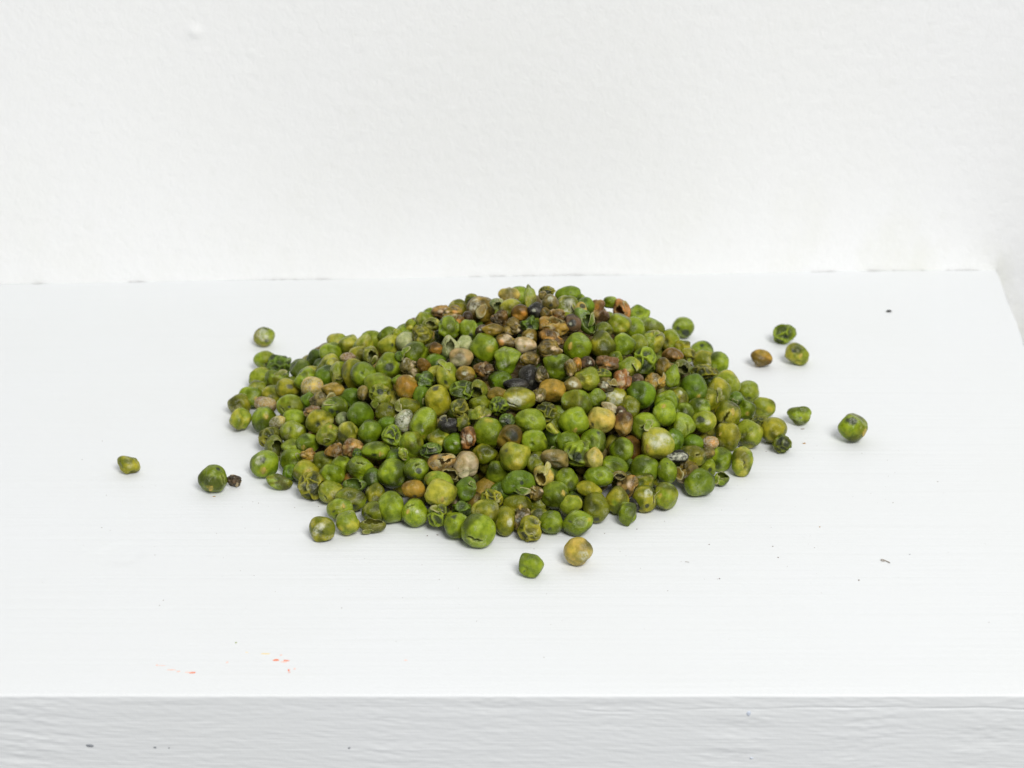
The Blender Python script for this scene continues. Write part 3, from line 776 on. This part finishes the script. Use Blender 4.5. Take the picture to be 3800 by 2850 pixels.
# ------------------------------------------------------------------ labels
NOUN = dict(s='smooth {} pea', f='dented {} pea', c='honeycombed {} pea', b='shrivelled {} pea', w='{} mouldy pea', h='{} broken pea shell', v='{} torn pea skin', p='pointed {} pea')
def short(it): return NOUN[it['typ']].format(WORD[it['col']]) if not (it['typ'] == 'w' and it['col'] == 'w') else 'chalky white pea'
def featword(it):
    k = [f[0] for f in it['feats']]; out = []
    for c, w in (('s', 'with a dark split'), ('y', 'with a yellow spot'), ('w', 'dusted white'), ('k', 'with a blackish patch'), ('q', 'with greyish hollow'), ('n', 'with a dimple')):
        if c in k: out.append(w)
    if it['typ'] == 'c': out = []
    return out
def zone(it):
    x, y = it['x'], it['y']
    top = 1068 + (0 if x > 1900 else (1900-x)*0.28) + (0 if x < 2200 else (x-2200)*0.55)
    v = 'crest' if y < top+95 else 'upper slope' if y < 1420 else 'middle' if y < 1640 else 'lower slope' if y < 1830 else 'front foot'
    hh = 'far left' if x < 1100 else 'left' if x < 1450 else 'centre left' if x < 1780 else 'centre' if x < 2080 else 'centre right' if x < 2380 else 'right' if x < 2650 else 'far right'
    return f'{hh} {v} of heap'
used = {}
hp = [i for i in items if not i['loose']]
from collections import Counter
def size_word(it):
    s = 0.5*(it['w']+it['h']); return 'large ' if s > 98 else 'tiny ' if s < 52 else 'small ' if s < 66 else ''
full = {id(i): size_word(i)+short(i)+(' '+featword(i)[0] if featword(i) else '') for i in hp}
cz = Counter((short(i), zone(i)) for i in hp); cf = Counter((full[id(i)], zone(i)) for i in hp); cff = Counter(full.values())
taken = set()
for it in hp:
    z = zone(it); me_ = full[id(it)]
    cands = []
    if cz[(short(it), z)] == 1 or (featword(it) and it['typ'] != 'c' and cf[(me_, z)] == 1): cands.append(f'{me_}, {z}')
    near = sorted((j for j in hp if j is not it), key=lambda j: math.hypot(j['x']-it['x'], j['y']-it['y']))[:8]
    for j in near:
        dx, dy = it['x']-j['x'], it['y']-j['y']
        rel = ('right of' if dx > 0 else 'left of') if abs(dx) > abs(dy) else ('below' if dy > 0 else 'above')
        cands.append(f'{me_}, {z}, {rel} {short(j)}')
    for j in near:
        dx, dy = it['x']-j['x'], it['y']-j['y']
        rel = ('right of' if dx > 0 else 'left of') if abs(dx) > abs(dy) else ('below' if dy > 0 else 'above')
        cands.append(f'{size_word(it)}{short(it)}, {z.replace(" of heap", "")}, {rel} {full[id(j)]}')
    for c in cands:
        if c not in taken and len(c.replace(',', '').split()) <= 16: break
    taken.add(c); it['label'] = c

# ------------------------------------------------------------------ build every pea that shows
KIND = dict(s='pea', f='pea', c='pea', p='pea', b='shrivelled_pea', w='shrivelled_pea', h='pea_shell', v='pea_skin')
CATG = dict(pea='pea', shrivelled_pea='pea', pea_shell='pea shell', pea_skin='pea skin')
for idx, it in enumerate(items):
    big = (it['w'] > 92 and any(f[0] == 's' for f in it['feats'])) or (it['typ'] == 'c' and it['w'] > 80) or (it['typ'] in 'h' and it['w'] > 80)
    D, F = ICO[6 if False else (5 if big else 4)]
    P_, C = shape(D, it['typ'], it['col'], it['feats'], 100+idx*37)
    k = it['s']/LENS_PX; a, b = it['w']/2*k, it['h']/2*k
    c = {'v': 0.4, 'p': 0.7, 'h': 0.9}.get(it['typ'], 0.95)*min(a, b)*(1.0 if it['typ'] != 's' else 1.02)
    if it['ang']: pass
    V = sized(P_, a, b, c, it['ang'])
    s = it['s']; z0 = CAM[2]+s*it['d'][2]+V[:, 2].min()
    if it['loose'] or it['low'] and z0 < 0.0022 or z0 < 0:      # rests on the shelf: slide along the sight line until it touches
        s = s - z0/it['d'][2]
    loc = CAM + s*it['d']; it['loc'] = loc; it['s'] = s
    nm = KIND[it['typ']]
    o = mesh_obj(nm, V, F, PEA, col=C, loc=loc)
    grp = 'peas scattered around the heap' if it['loose'] else 'peas heaped on the shelf'
    tag(o, it['label'], CATG[nm], grp)
    rf = np.random.default_rng(5000+idx); sp_ = [v for k_, v in it['feats'] if k_ == 's']
    if it['w'] > 52 and not it['loose'] and ((sp_ and rf.uniform() < .35 and it['y'] < 1900) or (it['typ'] == 'h' and rf.uniform() < .6) or (it['typ'] in 'bcf' and rf.uniform() < (.4 if it['typ'] == 'b' else .3))):
        if sp_: t = unit(sp_[0][0]+.12, sp_[0][1]-.16)
        else: aa = rf.uniform(0, 6.28); t = unit(.7*math.cos(aa), .7*math.sin(aa))
        # a torn scrap of skin standing off the pea, pale along its ragged edge
        ex = np.cross(t, [0.2, 1.0, 0.1]); ex /= np.linalg.norm(ex); ey = np.cross(t, ex); na, nr_ = 28, 7; top_, tc = [], []
        ph0 = rf.uniform(0, 6.28); jag = Waves(4, 8, 6000+idx); Rb = float(np.linalg.norm(P_[np.argmax(D@t)]))
        for i_ in range(nr_):
            for j_ in range(na):
                ph = 2*math.pi*j_/na; cdir = np.array([math.cos(ph), math.sin(ph), 0.3]); f_ = i_/(nr_-1)
                rho_ = (.34 if sp_ else .42)*f_*(1+.28*float(jag(cdir[None])[0])*f_)*(1+.35*math.cos(2*(ph-ph0)))
                lift = .015+.42*f_*f_*max(0.0, math.cos(ph-ph0))
                dv = t*math.cos(rho_)+(ex*math.cos(ph)+ey*math.sin(ph))*math.sin(rho_); top_.append(dv*(Rb*1.0+lift)); e_ = smooth(.72, 1.0, np.float64(f_))
                tc.append([*(lin(PAL[it['col']])*1.15*(1-e_)+lin((196, 190, 138))*e_*.8), .9])
        top_ = np.array(top_); low_ = top_*0.972; Vf = np.concatenate([top_, low_]); nf_ = nr_*na; Ff = []
        for i_ in range(nr_-1):
            for j_ in range(na):
                a0, a1, b0, b1 = i_*na+j_, i_*na+(j_+1) % na, (i_+1)*na+j_, (i_+1)*na+(j_+1) % na
                Ff.append([a0, b0, b1, a1]); Ff.append([nf_+a0, nf_+a1, nf_+b1, nf_+b0])
        for j_ in range(na): a0, a1 = (nr_-1)*na+j_, (nr_-1)*na+(j_+1) % na; Ff.append([a0, nf_+a0, nf_+a1, a1])
        ext = (P_.max(0)-P_.min(0))/2; mid = (P_.max(0)+P_.min(0))/2
        Vf = ((Vf-mid)/ext*np.array([a, b, c]))@E3
        mesh_obj('skin_flap', Vf, np.array(Ff), PEA, o, col=np.concatenate([tc, tc]))
    # the pale lens-shaped seed scar, where the photograph shows one
    for kind, v in it['feats']:
        if kind == 'y' and v[2] <= 0.25 and it['w'] > 78 and it['typ'] in 'sf' and math.hypot(v[0], v[1]) < 0.75:
            t = unit(v[0], v[1]); near = np.argmax(D@t); ctr = V[near]; nn = ctr/np.linalg.norm(ctr)
            Ds, Fs = ico(2); ex = np.cross(nn, [0.3, 0.2, 1.0]); ex /= np.linalg.norm(ex); ey = np.cross(nn, ex)
            rr = a*v[2]*0.62; Vs = (Ds[:, :1]*ex*rr*1.0 + Ds[:, 1:2]*ey*rr*2.0 + Ds[:, 2:]*nn*rr*0.22) + ctr - nn*rr*0.10
            mesh_obj('seed_scar', Vs, Fs, PEA, o, col=np.tile([*lin((172, 152, 66)), 0.9], (len(Vs), 1)))

# ------------------------------------------------------------------ the buried peas that show in the gaps and carry the rest
IP = np.array([i['loc'] for i in items]); IR = np.array([0.25*(i['w']+i['h'])*i['s']/LENS_PX for i in items])
IX = np.array([i['x'] for i in items]); IY = np.array([i['y'] for i in items]); IRp = np.array([0.5*min(i['w'], i['h']) for i in items])
def project(p):
    q = p-CAM; X, Dd, U = q[:, 0], q[:, 1]*cP-q[:, 2]*sP, q[:, 1]*sP+q[:, 2]*cP
    return 1900+LENS_PX*X/Dd, 1425-LENS_PX*U/Dd, Dd
cand = []; a = 0.0071; k = 0; z = 0.0036
while z < 0.040:
    off = (k % 2)*0.5
    for j in range(-15, 16):
        for i in range(-15, 16):
            cand.append(((i+0.5*(j % 2)+off)*a, (j*0.866+off*0.577)*a, z))
    z += a*0.80; k += 1
cand = np.array(cand); cand += RNG.normal(0, 0.0007, cand.shape); cand[:, 2] = np.maximum(cand[:, 2], 0.0034)
rc = RNG.uniform(0.0035, 0.0044, len(cand)); top = heap(cand[:, 0], cand[:, 1])
ok = (cand[:, 2] < top-0.0042) & (cand[:, 2] > top-0.026)
cand, rc = cand[ok], rc[ok]
dist = np.sqrt(((cand[:, None]-IP[None])**2).sum(-1)); free = (dist > 0.75*(rc[:, None]+IR[None])).all(1)
px, py, dp = project(cand); isec = np.hypot(px[:, None]-IX[None], py[:, None]-IY[None]) < (IRp[None]+rc[:, None]*LENS_PX/dp[:, None])*0.8
infront = (isec & (dp[:, None] < np.array([i['s'] for i in items])[None]+0.001)).any(1)
cand, rc = cand[free & ~infront], rc[free & ~infront]
D3, F3 = ico(3); Vs, Fs, Cs = [], [], []; protos = []
for i in range(26):
    ty = ['s', 's', 'f', 'f', 'c', 's', 'b', 'f', 'p', 's'][i % 10]; cl = 'ogelonogenbolgeankoegonleo'[i]
    protos.append(shape(D3, ty, cl if ty != 'b' else 'bnatr'[i % 5], [], 9000+i))
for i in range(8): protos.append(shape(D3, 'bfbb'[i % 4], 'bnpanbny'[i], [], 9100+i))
for i, (p, r_) in enumerate(zip(cand, rc)):
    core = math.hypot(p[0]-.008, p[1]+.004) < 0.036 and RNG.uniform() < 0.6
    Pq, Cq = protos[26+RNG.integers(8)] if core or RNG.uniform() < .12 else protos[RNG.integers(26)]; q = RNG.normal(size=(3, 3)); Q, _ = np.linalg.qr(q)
    if np.linalg.det(Q) < 0: Q[:, 0] *= -1
    Vs.append((Pq*np.array([1, RNG.uniform(.82, 1), RNG.uniform(.8, 1)]))@Q.T*r_ + p); Fs.append(F3+i*len(D3))
    cc = Cq.copy(); cc[:, :3] *= RNG.uniform(0.5, 0.9); Cs.append(cc)  # buried peas darkened by varying amounts: shade of the gaps put into their colour
print('fill', len(cand), 'items', len(items))
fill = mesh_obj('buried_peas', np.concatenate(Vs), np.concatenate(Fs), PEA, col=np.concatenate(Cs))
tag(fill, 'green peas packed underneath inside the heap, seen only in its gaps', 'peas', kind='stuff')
# ------------------------------------------------------------------ crumbs, specks and paint marks
def speck_mesh(w, d, h, seed, n=2):
    Dd, Ff = ico(n); R = 1+0.22*Waves(3, 6, seed)(Dd); return Dd*R[:, None]*np.array([w/2, d/2, h/2]), Ff
M_BLACK = flat_mat('black_crumb', (46, 48, 44)); M_TAN = flat_mat('tan_crumb', (178, 140, 84)); M_BR = flat_mat('brown_crumb', (92, 66, 50))
M_DUST = flat_mat('dust', (128, 112, 98)); M_GREY = flat_mat('grey_fibre', (168, 160, 150)); M_GRN = flat_mat('green_crumb', (150, 166, 70))
M_OR = flat_mat('orange_paint', (244, 140, 104)); M_PK = flat_mat('pale_orange_paint', (250, 206, 190)); M_YL = flat_mat('yellow_paint', (246, 226, 178))
M_BLUE = flat_mat('blue_ink', (206, 214, 228)); M_DG = flat_mat('dark_grey_paint', (138, 142, 148))
def on_shelf(name, px, py, wpx, hpx, mat, seed, parent=None, flat=0.5):
    c = on_plane(px, py); k = np.hypot(c[0]-CAM[0], c[1]-CAM[1])*1.06/LENS_PX
    w = wpx*k; d = hpx*k/0.42 if flat < 0.2 else max(hpx*k*1.1, 0.0002); h = max(min(w, d)*flat, 0.00006)
    V, F = speck_mesh(w, d, h, seed, 3 if wpx > 15 else 2); return mesh_obj(name, V, F, mat, parent, loc=(c[0], c[1], h*0.38))
CR = [(3300, 1157, 20, 14, M_BLACK, 'black crumb on the white shelf near its rear right corner'),
      (794, 1843, 13, 5, M_TAN, 'tiny tan crumb on the shelf in front of the loose green pea at left'),
      (1623, 1986, 9, 5, M_BR, 'tiny brown flake on the shelf just in front of the heap, centre left'),
      (876, 2386, 9, 6, M_GRN, 'tiny green crumb on the shelf above the orange paint marks'),
      (2984, 1646, 12, 6, M_TAN, 'tiny brown crumb to the right of the small honeycombed pea'),
      (2979, 1593, 14, 7, M_GREY, 'faint greyish crumb just below the notched pea at right'),
      (3042, 1956, 6, 5, M_TAN, 'tiny tan crumb on the open shelf at right'),
      (3375, 2057, 8, 3, M_DG, 'tiny black speck right of the curled fibre')]
for i, (px, py, w, h, m, lab) in enumerate(CR):
    tag(on_shelf('crumb', px, py, w, h, m, 60+i), lab, 'crumb', 'crumbs on the shelf')
# curled fibre at right
def fibre(px, py, pts, rad, lab):
    c = on_plane(px, py); k = 0.56/LENS_PX; V, F = [], []; nseg = 8
    P_ = np.array([(a*k, -b*k/0.45, 0.00022) for a, b in pts]); m = len(P_)
    for i in range(m):
        t = P_[min(i+1, m-1)]-P_[max(i-1, 0)]; t /= np.linalg.norm(t); u = np.cross(t, [0, 0, 1]); u /= np.linalg.norm(u); w = np.cross(u, t)
        for j in range(nseg):
            a = 2*math.pi*j/nseg; V.append(P_[i]+rad*(math.cos(a)*u+math.sin(a)*w))
    for i in range(m-1):
        for j in range(nseg): F.append([i*nseg+j, i*nseg+(j+1) % nseg, (i+1)*nseg+(j+1) % nseg, (i+1)*nseg+j])
    tag(mesh_obj('fibre', V, F, M_GREY, loc=(c[0], c[1], 0)), lab, 'fibre')
fibre(3285, 2083, [(14, 6), (8, 3), (0, -1), (-8, -4), (-14, -5), (-16, -2), (-12, 1), (-5, 1), (2, 0), (9, 4), (15, 8)], 0.00013, 'curled pale grey fibre lying on the shelf at lower right')
fibre(2550, 2087, [(-8, -1), (-3, 0), (3, 1), (8, 1)], 0.00006, 'short straight dark hair on the shelf in front of the heap')
# dust: uncountable specks, denser round the heap
Vd, Fd, nv = [], [], 0; D1, F1 = ico(1)
known = [(380, 1637, 5), (395, 1838, 4), (378, 1958, 4), (3313, 1866, 4), (2868, 2028, 5), (2888, 2069, 6), (959, 1867, 4), (1094, 1884, 5), (938, 1863, 4), (898, 1882, 4),
         (1182, 1880, 4), (2466, 1935, 4), (2363, 1964, 5), (2243, 1980, 5), (2301, 2047, 4), (2632, 2021, 5), (1585, 1989, 6), (2843, 1676, 5), (3187, 2154, 8), (606, 2228, 6), (592, 2247, 4), (2019, 2440, 5), (2670, 2148, 6), (305, 1706, 4), (3480, 1788, 4), (1981, 2037, 5), (575, 2060, 3), (1630, 2150, 4), (3670, 2310, 4)]
for i in range(120):
    rr = np.random.default_rng(i); a = rr.uniform(-2.9, 0.0); q = rr.normal(0.098, 0.022); x, y = q*1.15*math.cos(a), q*math.sin(a)
    if y < FRONT_Y+0.004 or heap(x, y) > 0 or abs(x) > 0.16: continue
    P0 = np.array([[x, y, 0.0]]); px, py, _ = project(P0); known.append((float(px[0]), float(py[0]), rr.uniform(1.2, 3.2)))
for i, (px, py, s_) in enumerate(known):
    c = on_plane(px, py); r_ = 0.36*s_*0.6/LENS_PX; rr = np.random.default_rng(900+i)
    Vd.append(D1*(1+0.3*rr.normal(size=(len(D1), 1))).clip(.5, 1.6)*np.array([r_*rr.uniform(.8, 1.8), r_*1.2, r_*0.6])+np.array([c[0], c[1], r_*0.4])); Fd.append(F1+nv); nv += len(D1)
tag(mesh_obj('dust_specks', np.concatenate(Vd), np.concatenate(Fd), M_DUST), 'fine dark dust specks strewn over the white shelf around the heap', 'dust', kind='stuff')
# paint marks on the shelf: thin dried smears
for i, (px, py, w, h, m) in enumerate([(583, 2469, 9, 4, M_PK), (635, 2486, 32, 2.4, M_PK), (662, 2492, 12, 3, M_PK), (716, 2496, 22, 4, M_OR), (700, 2495, 26, 2, M_PK), (1023, 2449, 21, 5, M_OR), (1061, 2451, 20, 5, M_OR),
                                       (1054, 2457, 22, 2.6, M_PK), (1071, 2486, 8, 6, M_OR), (1073, 2495, 9, 3, M_OR), (987, 2426, 34, 3.5, M_YL), (1043, 2431, 9, 3, M_PK), (1506, 2450, 12, 3, M_PK), (1094, 2482, 8, 3, M_PK),
                                       (915, 2421, 9, 2, M_YL), (843, 2458, 8, 3, M_PK), (600, 2470, 26, 1.6, M_PK)]):
    c = on_plane(px, py); k = 0.535/LENS_PX
    V, F = speck_mesh(w*k*1.1, h*k/0.40, 0.00005, 200+i, 3); mesh_obj('paint_mark', V, F, m, shelf, loc=(c[0], c[1], 0.00001))
for i, (px, py, w, h, m) in enumerate([(332, 2767, 20, 10, M_DG), (576, 2773, 9, 6, M_DG), (628, 2774, 5, 4, M_DG), (1297, 2774, 8, 6, M_DG), (2779, 2644, 14, 18, M_BLUE), (2790, 2812, 10, 7, M_BLUE)]):
    c = on_vertical(px, py, FRONT_Y); k = 0.54/LENS_PX
    V, F = speck_mesh(w*k, 0.0003, h*k*1.1, 240+i, 3); mesh_obj('paint_fleck' if m is M_DG else 'ink_mark', V, F, m, shelf, loc=(c[0], FRONT_Y-0.0001, c[2]))
